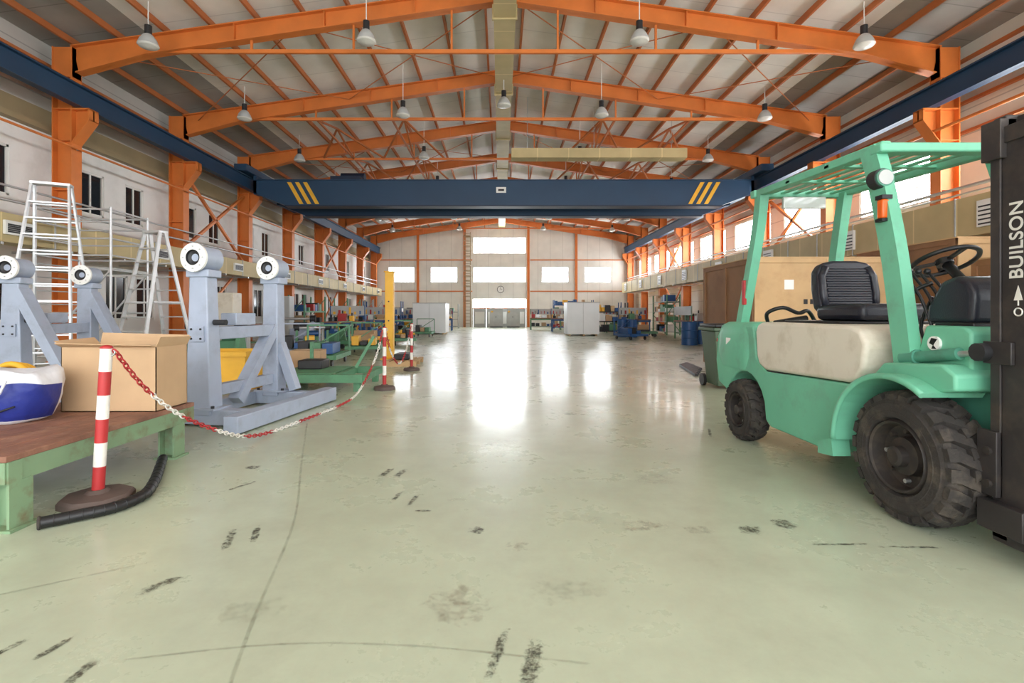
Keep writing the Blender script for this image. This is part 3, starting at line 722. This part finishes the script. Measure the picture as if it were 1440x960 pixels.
# ================================================================ FORKLIFT
F=B('forklift')
XA,XB=2.30,3.40; XC=2.85
def wheel(xo,y,r,w,sgn,lugs):
    R_=r
    prof=[(R_*.56,.035),(R_*.60,.0),(R_*.80,-.0),(R_*.88,.015),(R_*.925,.045),(R_*.93,w-.045),(R_*.88,w-.015),(R_*.8,w),(R_*.56,w)]
    F.lathe([(a,h) for a,h in prof],(xo,y,r),(sgn,0,0),RUBBER,48)
    F.torus((xo+sgn*.003,y,r),(1,0,0),R_*.68,.006,RUBBER,40,5); F.torus((xo+sgn*.006,y,r),(1,0,0),R_*.80,.007,RUBBER,40,5)
    F.lathe([(R_*.57,.03),(R_*.53,.0),(R_*.50,.01),(R_*.47,.08),(R_*.30,.10),(R_*.28,.05),(R_*.16,.04),(R_*.15,.0),(R_*.1,-.01),(0,-.01)],(xo,y,r),(sgn,0,0),RIM,36)
    for i in range(8):
        t=i*math.pi/4; c=V((xo+sgn*.09,y+R_*.38*math.cos(t),r+R_*.38*math.sin(t))); F.cyl(c,c-V((sgn*.03,0,0)),.013,SILVER if i%3==0 else RIM,seg=6)
    for i in range(lugs):
        for side in (0,1):
            t=2*math.pi*(i+.5*side)/lugs; ca,sa=math.cos(t),math.sin(t); rad=V((0,ca,sa)); tan=V((0,-sa,ca))
            e,mid=(.008,w*.56) if side==0 else (w-.008,w*.44)
            sk=.05; hw=math.pi*R_/lugs*.62
            pe=V((xo+sgn*e,y,r)); ps=V((xo+sgn*(e+(.035 if side==0 else -.035)),y,r)); pm=V((xo+sgn*mid,y,r))
            F.hexa([pe+rad*R_*.86-tan*hw,ps+rad*R_*.88-tan*hw,ps+rad*R_*.88+tan*hw,pe+rad*R_*.86+tan*hw,
                    pe+rad*R_*.945-tan*hw,ps+rad*R_*.995-tan*hw,ps+rad*R_*.995+tan*hw,pe+rad*R_*.945+tan*hw],RUBBER)
            F.hexa([ps+rad*R_*.88-tan*hw,pm+rad*R_*.9+tan*(sk-hw),pm+rad*R_*.9+tan*(sk+hw),ps+rad*R_*.88+tan*hw,
                    ps+rad*R_*.995-tan*hw,pm+rad*R_*1.0+tan*(sk-hw*.8),pm+rad*R_*1.0+tan*(sk+hw*.8),ps+rad*R_*.995+tan*hw],RUBBER)
wheel(2.27,2.87,.375,.25,1,22); wheel(3.43,2.87,.375,.25,-1,22)
wheel(2.24,4.73,.285,.19,1,20); wheel(3.46,4.73,.285,.19,-1,20)
F.cyl((2.5,2.87,.36),(3.2,2.87,.36),.09,DARKM); F.cyl((2.4,4.73,.28),(3.3,4.73,.28),.06,DARKM)
def arc(cy,cz,r,a0,a1,n):
    return [(cy+r*math.cos(math.radians(a0+(a1-a0)*i/n)),cz+r*math.sin(math.radians(a0+(a1-a0)*i/n))) for i in range(n+1)]
side=[(5.22,1.08),(5.33,.95),(5.36,.70),(5.30,.48),(5.12,.42)]
side+=arc(4.73,.28,.37,30,158,8)
side+=[(4.36,.26),(4.28,.22),(3.5,.22),(3.42,.26)]
side+=arc(2.87,.375,.45,8,118,9)
side+=[(2.54,.80),(2.54,.88),(2.62,.93),(3.02,.9),(3.12,.80),(3.3,.73),(4.35,.69),(4.52,.78),(4.58,1.08)]
F.prism(side,'x',XA+.02,2.62,MINT,.015,2); F.prism(side,'x',3.08,XB-.02,MINT,.015,2)
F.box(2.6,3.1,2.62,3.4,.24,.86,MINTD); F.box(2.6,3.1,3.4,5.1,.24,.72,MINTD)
def rr(cx,cy,hx,hy,e=.35,n=32):
    o=[]
    for i in range(n):
        t=2*math.pi*i/n; ct,st=math.cos(t),math.sin(t)
        o.append((cx+hx*math.copysign(abs(ct)**e,ct),cy+hy*math.copysign(abs(st)**e,st)))
    return o
def loft(secs,m):
    R=[[F.v((p[0],p[1],z)) for p in pts] for z,pts in secs]; n=len(R[0])
    for k in range(len(R)-1):
        for i in range(n): F.f([R[k][i],R[k][(i+1)%n],R[k+1][(i+1)%n],R[k+1][i]],m,True)
    F.f([F.v((p[0],p[1],secs[-1][0])) for p in secs[-1][1]],m); F.f([F.v((p[0],p[1],secs[0][0])) for p in secs[0][1]],m)
loft([(.66,rr(XC,4.96,.54,.36)),(.8,rr(XC,4.97,.555,.42)),(.98,rr(XC,4.96,.55,.41)),(1.08,rr(XC,4.94,.535,.37)),(1.11,rr(XC,4.93,.49,.33))],MINT)
F.box(2.62,3.08,5.05,5.36,.3,.7,MINT,.04)
# hood (cream)
F.prism([(3.18,.84),(3.24,.76),(3.32,.735),(4.36,.70),(4.46,.74),(4.5,.82),(4.52,1.04),(4.48,1.10),(4.42,1.12),(3.3,1.12),(3.2,1.09),(3.15,1.0)],'x',XA+.01,XB-.01,HOOD,.03,3)
F.box(XA+.03,XB-.03,3.2,4.5,.69,.70,DARKM)
F.box(2.45,3.25,3.6,4.3,1.12,1.14,BLACK,.008)
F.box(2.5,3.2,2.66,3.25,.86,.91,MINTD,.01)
def fender(x0,x1):
    ou=arc(2.87,.375,.475,-2,122,14); inn=list(reversed(arc(2.87,.375,.445,-2,122,14)))
    F.prism(ou+inn,'x',x0,x1,MINT,.0,1)
fender(2.22,2.55); fender(3.15,3.48)
F.tube([(2.225,p[0],p[1]) for p in arc(2.87,.375,.46,-2,122,18)],.018,MINT,8); F.tube([(3.475,p[0],p[1]) for p in arc(2.87,.375,.46,-2,122,18)],.018,MINT,8)
F.prism([(3.34,.24),(3.36,.36),(3.5,.3),(3.5,.22)],'x',2.23,2.35,MINT)
# front cowl
F.prism([(2.58,.88),(2.58,1.10),(2.62,1.13),(2.86,1.13),(2.94,.9)],'x',2.44,3.26,MINT,.015,2)
F.box(2.5,3.2,2.63,2.87,1.12,1.15,BLACK,.01)
F.prism([(2.64,1.14),(2.62,1.3),(2.66,1.38),(2.74,1.41),(2.84,1.38),(2.93,1.24),(2.94,1.14)],'x',2.5,3.05,VINYL,.035,3)
# round emblem on cowl
F.cyl((2.44,2.79,1.03),(2.425,2.79,1.03),.04,WHITEP,seg=20)
F.prism([(2.765,1.055),(2.8,1.06),(2.815,1.03),(2.79,1.02)],'x',2.422,2.425,BLACK); F.prism([(2.77,1.0),(2.8,1.0),(2.79,1.02)],'x',2.422,2.425,BLACK)
# steering
F.tube([(2.78,2.88,1.3),(2.78,3.0,1.4),(2.78,3.1,1.5)],.028,BLACK,10)
nrm=V((0,.45,.9)).normalized(); wc=V((2.78,3.12,1.52)); F.torus(wc,nrm,.17,.014,BLACK,36,8); F.cyl(wc-nrm*.02,wc+nrm*.015,.045,BLACK)
u,w=basis(nrm)
for a in (90,210,330):
    t=math.radians(a); F.beam(wc,wc+(u*math.cos(t)+w*math.sin(t))*.165,.03,.012,BLACK,up=nrm)
F.cyl(wc+u*.1-w*.13+nrm*.01,wc+u*.1-w*.13+nrm*.07,.022,BLACK)
for i in range(4):
    F.tube(smooth_path([(2.52+.055*i,2.9,1.1),(2.51+.055*i,2.98,1.3),(2.50+.055*i,3.1,1.45)],4),.009,BLACK,6); F.sphere((2.50+.055*i,3.11,1.46),.02,BLACK,seg=8)
F.tube(smooth_path([(2.47,2.9,.92),(2.46,3.0,1.15),(2.5,3.02,1.32),(2.56,2.95,1.38)],5),.012,BLACK,6)
F.tube(smooth_path([(2.6,2.95,.9),(2.6,3.08,1.1),(2.62,3.02,1.3)],5),.01,BLACK,6)
# seat
F.box(2.6,3.1,3.58,4.12,1.14,1.27,VINYL,.045,3)
F.M=Matrix.Translation((XC,4.06,1.2))@Matrix.Rotation(math.radians(-10),4,'X')
F.prism([(-.2,0),(-.245,.05),(-.25,.22),(-.235,.36),(-.19,.42),(-.1,.44),(.1,.44),(.19,.42),(.235,.36),(.25,.22),(.245,.05),(.2,0)],'y',-.02,.09,VINYL,.025,3)
for i in range(8): F.cyl((-.175,-.008,.06+i*.042),(.175,-.008,.06+i*.042),.021,VINYL,seg=10)
for sg in (-1,1): F.tube([(sg*.2,-.015,.03),(sg*.215,-.02,.15),(sg*.21,-.02,.3),(sg*.17,-.015,.38)],.03,VINYL,8)
F.M=Matrix.Identity(4)
# overhead guard
for xa,sg in ((2.44,1),(3.26,-1)):
    P=smooth_path([(xa-.02*sg,5.0,1.05),(xa,4.88,1.5),(xa+.02*sg,4.75,2.0),(xa+.02*sg,4.68,2.33)],4)
    for i in range(len(P)-1): F.beam(P[i],P[i+1]+(P[i+1]-P[i])*.02,.08,.10,MINT,up=(0,1,0))
    P=smooth_path([(xa-.02*sg,2.95,.86),(xa-.02*sg,3.0,1.2),(xa-.01*sg,3.08,1.6),(xa,3.2,2.05),(xa,3.27,2.27)],4)
    for i in range(len(P)-1): F.beam(P[i],P[i+1]+(P[i+1]-P[i])*.02,.07,.13,MINT,up=(0,1,0))
    F.beam((xa+.01*sg,3.16,2.265),(xa+.01*sg,4.78,2.335),.06,.06,MINT,bev=.008)
F.beam((2.40,3.19,2.25),(3.30,3.19,2.25),.10,.06,MINT,bev=.012); F.beam((2.4,4.75,2.33),(3.3,4.75,2.33),.08,.07,MINT,bev=.01)
for i in range(6):
    x=2.56+i*.115; F.beam((x,3.2,2.27),(x,4.75,2.335),.045,.012,MINT)
F.beam((2.42,3.7,2.285),(3.28,3.7,2.285),.05,.02,MINT); F.beam((2.42,4.2,2.305),(3.28,4.2,2.305),.05,.02,MINT)
F.box(2.65,3.05,4.66,4.70,2.18,2.29,LENS,.01)
# lamps
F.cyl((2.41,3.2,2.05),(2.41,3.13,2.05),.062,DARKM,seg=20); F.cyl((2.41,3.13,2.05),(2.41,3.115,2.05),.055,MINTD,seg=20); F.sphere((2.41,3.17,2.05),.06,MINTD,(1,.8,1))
F.cyl((2.41,3.115,2.05),(2.41,3.11,2.05),.046,SHEET,seg=20)
F.box(2.37,2.42,3.09,3.14,1.79,1.91,AMBER,.01); F.box(2.365,2.43,3.085,3.145,1.91,1.935,BLACK); F.box(2.365,2.43,3.085,3.145,1.77,1.79,BLACK)
F.box(2.38,2.41,4.87,4.92,1.28,1.52,RED,.008)
F.tube(smooth_path([(2.55,4.75,1.11),(2.52,4.7,1.2),(2.62,4.62,1.25),(2.75,4.6,1.2),(2.85,4.62,1.22),(2.95,4.68,1.13)],6),.018,BLACK,8)
F.cyl((2.6,4.72,1.1),(2.9,4.72,1.15),.03,BLACK,seg=12)
F.box(XA-.001,XA+.02,4.98,5.08,.85,.95,WHITEP)
for x in (2.42,3.28):
    F.cyl((x,2.98,.93),(x,2.88,.945),.045,MINTD,seg=14); F.cyl((x,2.92,.94),(x,2.62,.985),.033,MINTD,seg=14); F.cyl((x,2.62,.985),(x,2.5,1.0),.017,SILVER,seg=10); F.cyl((x-.04,2.49,1.005),(x+.04,2.49,1.005),.045,DARKM,seg=14)
# mast
for x,sg in ((2.44,1),(3.26,-1)):
    def cx(a,b_,y0,y1,z0,z1,m,bev=.004):
        p,q=sorted((x+sg*a,x+sg*b_)); F.box(p,q,y0,y1,z0,z1,m,bev)
    cx(0,.025,2.27,2.47,.08,2.1,MAST); cx(.025,.12,2.44,2.47,.08,2.1,MAST); cx(.025,.12,2.27,2.3,.08,2.1,MAST)
    cx(.05,.075,2.2,2.4,.1,2.15,MAST); cx(.075,.14,2.2,2.23,.1,2.15,MAST)
    cx(-.012,.0,2.42,2.47,.3,2.0,MAST)
    cx(-.03,.0,2.42,2.52,.3,.62,MAST); cx(-.05,.0,2.28,2.5,.14,.28,MAST); cx(-.02,.0,2.36,2.5,.95,1.06,MAST)
    cx(-.03,.05,2.4,2.5,1.95,2.14,MAST); cx(-.012,.0,2.25,2.49,2.02,2.1,MAST)
    for z in (.36,.52): F.cyl((x-sg*.045,2.46,z),(x,2.46,z),.022,RIM,seg=8)
    F.cyl((x+sg*.17,2.42,.15),(x+sg*.17,2.42,1.9),.03,SILVER,seg=12)
F.box(2.44,3.26,2.4,2.47,2.08,2.16,MAST,.01); F.box(2.44,3.26,2.42,2.47,.95,1.05,MAST); F.box(2.44,3.26,2.4,2.47,.1,.2,MAST)
for x in (2.78,2.92): F.box(x-.015,x+.015,2.3,2.32,.3,2.0,DARKM)
F.box(2.38,3.32,2.12,2.17,.12,.22,MAST); F.box(2.38,3.32,2.12,2.17,.5,.6,MAST)
for x in (2.6,3.1): F.box(x-.03,x+.03,2.12,2.2,.12,.6,MAST)
for x in (2.6,3.02):
    F.box(x-.06,x+.06,2.07,2.12,.05,.62,DARKM,.006); F.hexa([(x-.06,2.12,.04),(x+.06,2.12,.04),(x+.06,1.05,.04),(x-.06,1.05,.04),(x-.06,2.12,.085),(x+.06,2.12,.085),(x+.06,1.05,.05),(x-.06,1.05,.05)],DARKM)
# mast symbols (arrow and ring)
F.prism([(2.325,1.26),(2.365,1.26),(2.345,1.33)],'x',2.4375,2.4395,TEXTM); F.prism([(2.342,1.235),(2.348,1.235),(2.348,1.26),(2.342,1.26)],'x',2.4375,2.4395,TEXTM)
F.torus((2.439,2.345,1.205),(1,0,0),.018,.0035,TEXTM,20,5)
fk=F.done()
cu=bpy.data.curves.new('mast_lettering','FONT'); cu.body='BUILSON'; cu.size=.088; cu.extrude=.0008; cu.offset=.0012; cu.space_character=1.05
ob=bpy.data.objects.new('mast_lettering',cu); scene.collection.objects.link(ob); cu.materials.append(TEXTM)
ob.parent=fk; ob.matrix_parent_inverse=Matrix.Translation(-fk.location); ob.matrix_basis=Matrix(((0,0,-1,2.4385),(0,1,0,2.325),(1,0,0,1.36),(0,0,0,1)))

# ---------------------------------------------------------------- floor marks
def decal_mat(name,rgb,strength,lo,hi,sc,edge=4.5):
    m=bpy.data.materials.new(name); m.use_nodes=True; nt=m.node_tree; n=nt.nodes; l=nt.links; b=n['Principled BSDF']
    b.inputs['Base Color'].default_value=lin(rgb)+(1,); b.inputs['Roughness'].default_value=.4
    uv=n.new('ShaderNodeUVMap'); sp=n.new('ShaderNodeSeparateXYZ'); l.new(uv.outputs[0],sp.inputs[0])
    def para(s_):
        a=n.new('ShaderNodeMath'); a.operation='SUBTRACT'; a.inputs[0].default_value=1; l.new(s_,a.inputs[1])
        c=n.new('ShaderNodeMath'); c.operation='MULTIPLY'; l.new(s_,c.inputs[0]); l.new(a.outputs[0],c.inputs[1])
        e=n.new('ShaderNodeMath'); e.operation='MULTIPLY'; e.use_clamp=True; e.inputs[1].default_value=edge; l.new(c.outputs[0],e.inputs[0]); return e.outputs[0]
    q=n.new('ShaderNodeMath'); q.operation='MULTIPLY'; l.new(para(sp.outputs[0]),q.inputs[0]); l.new(para(sp.outputs[1]),q.inputs[1])
    tc=n.new('ShaderNodeTexCoord'); no=n.new('ShaderNodeTexNoise'); no.inputs['Scale'].default_value=sc; no.inputs['Detail'].default_value=9; no.inputs['Roughness'].default_value=.8
    l.new(tc.outputs['Object'],no.inputs['Vector'])
    ad=n.new('ShaderNodeMath'); ad.operation='MULTIPLY_ADD'; l.new(q.outputs[0],ad.inputs[0]); ad.inputs[1].default_value=.35; l.new(no.outputs['Fac'],ad.inputs[2])
    r=n.new('ShaderNodeMapRange'); r.inputs['From Min'].default_value=lo+.3; r.inputs['From Max'].default_value=hi+.3; l.new(ad.outputs[0],r.inputs['Value'])
    k2=n.new('ShaderNodeMath'); k2.operation='MULTIPLY'; k2.inputs[1].default_value=strength; l.new(r.outputs[0],k2.inputs[0])
    # fade completely at the very edge
    k=n.new('ShaderNodeMath'); k.operation='MULTIPLY'; k.use_clamp=True; k.inputs[1].default_value=2.5; l.new(q.outputs[0],k.inputs[0])
    k3=n.new('ShaderNodeMath'); k3.operation='MULTIPLY'; l.new(k.outputs[0],k3.inputs[0]); l.new(k2.outputs[0],k3.inputs[1]); l.new(k3.outputs[0],b.inputs['Alpha'])
    return m
DK=decal_mat('tyre_scuff',(74,72,62),.75,.46,.62,30); BR=decal_mat('brown_stain',(146,126,108),.42,.48,.68,14); LN=decal_mat('floor_crack',(134,136,118),.28,.3,.6,9); GS=decal_mat('dusty_stain',(146,144,124),.34,.5,.75,16)
me=bpy.data.meshes.new('floor_scuff_marks'); bm=bmesh.new(); uvl=bm.loops.layers.uv.new('UVMap')
cnt=[0]
def quad(cx,cy,w,h,ang,mi):
    cnt[0]+=1; z=.0015+cnt[0]*.00003
    a=math.radians(ang); ux=V((math.cos(a),math.sin(a),0)); uy=V((-math.sin(a),math.cos(a),0)); c=V((cx,cy,z))
    vs=[bm.verts.new(c+ux*sx*w/2+uy*sy*h/2) for sx,sy in ((-1,-1),(1,-1),(1,1),(-1,1))]
    f=bm.faces.new(vs); f.material_index=mi
    for lp,t in zip(f.loops,((0,0),(1,0),(1,1),(0,1))): lp[uvl].uv=t
for a in [(-1.93,3.87,.19,.15,5,0),(-.86,3.75,.09,.34,-12,0),(-.75,3.73,.09,.32,-12,0),(-.68,3.25,.055,.3,-8,0),(-.56,3.2,.055,.32,-8,0),(-.47,3.02,.16,.05,0,0),(-1.44,2.64,.075,.40,20,0),(-1.33,2.7,.07,.32,20,0),
          (-1.5,2.2,.10,.26,-35,0),(-1.6,1.78,.055,.22,-15,0),(-1.76,1.78,.05,.18,-20,0),(-1.40,1.66,.07,.2,0,0),(-.01,1.76,.06,.40,-14,0),(.105,1.7,.1,.40,-12,0),(1.38,2.75,.2,.17,0,0),(1.61,2.83,.2,.2,10,0),
          (.08,2.56,.22,.2,0,1),(-.18,2.05,.4,.44,20,1),(.8,2.8,.45,.26,0,1),(1.1,2.75,.25,.18,0,1),(-.13,2.75,.14,.14,-20,0),(-1.8,3.45,.05,.35,-30,0),(1.75,2.58,.5,.035,1,0),(2.1,2.55,.5,.035,-2,0),
          (-.4,6.5,.15,.1,0,0),(.5,8,.2,.1,0,0),(2.6,6.2,.1,.2,0,1),(2.1,5.0,.05,.6,-20,0),(-2.0,2.2,.025,.9,-58,2),(-.3,3.2,.25,.12,0,3),(.45,3.6,.3,.15,20,3),
          (-1.0,2.0,.5,.3,15,3),(.3,2.15,.6,.3,10,3),(1.1,3.6,.6,.4,0,3),(0,4.6,.7,.5,0,3),(-1.2,4.9,.6,.5,20,3),(.9,6.,.9,.6,0,3),(.5,2.9,.4,.2,-15,3)]: quad(*a)
def line(P,w):
    P=[tuple(q)[:2] for q in smooth_path([p+(0,) for p in P],5)]
    for i in range(len(P)-1):
        p,q=V(P[i]+(0,)),V(P[i+1]+(0,)); d=q-p; quad((p.x+q.x)/2,(p.y+q.y)/2,d.length*1.5,w,math.degrees(math.atan2(d.y,d.x)),2)
line([(-.83,1.45),(-.98,2.0),(-1.2,2.9),(-1.6,4.0),(-2.1,5.4)],.022)
line([(-1.3,1.72),(-.8,1.80),(-.3,1.79),(.3,1.70)],.016)
bm.to_mesh(me); bm.free()
for m in (DK,BR,LN,GS): me.materials.append(m)
ob=bpy.data.objects.new('floor_scuff_marks',me); scene.collection.objects.link(ob)

# ---------------------------------------------------------------- world + camera
w=bpy.data.worlds.new('World'); scene.world=w; w.use_nodes=True
bg=w.node_tree.nodes['Background']; bg.inputs[0].default_value=(.95,.98,1,1); bg.inputs[1].default_value=5.6
cam=bpy.data.cameras.new('camera'); co=bpy.data.objects.new('camera',cam); scene.collection.objects.link(co)
cam.sensor_width=36; cam.lens=17.5; cam.shift_x=16/1440; cam.shift_y=-40/1440; cam.clip_start=.05; cam.clip_end=200
co.location=(0,0,1.2); co.rotation_euler=(math.radians(90),0,0)
scene.camera=co
scene.view_settings.view_transform='Standard'; scene.view_settings.look='None'; scene.view_settings.exposure=0
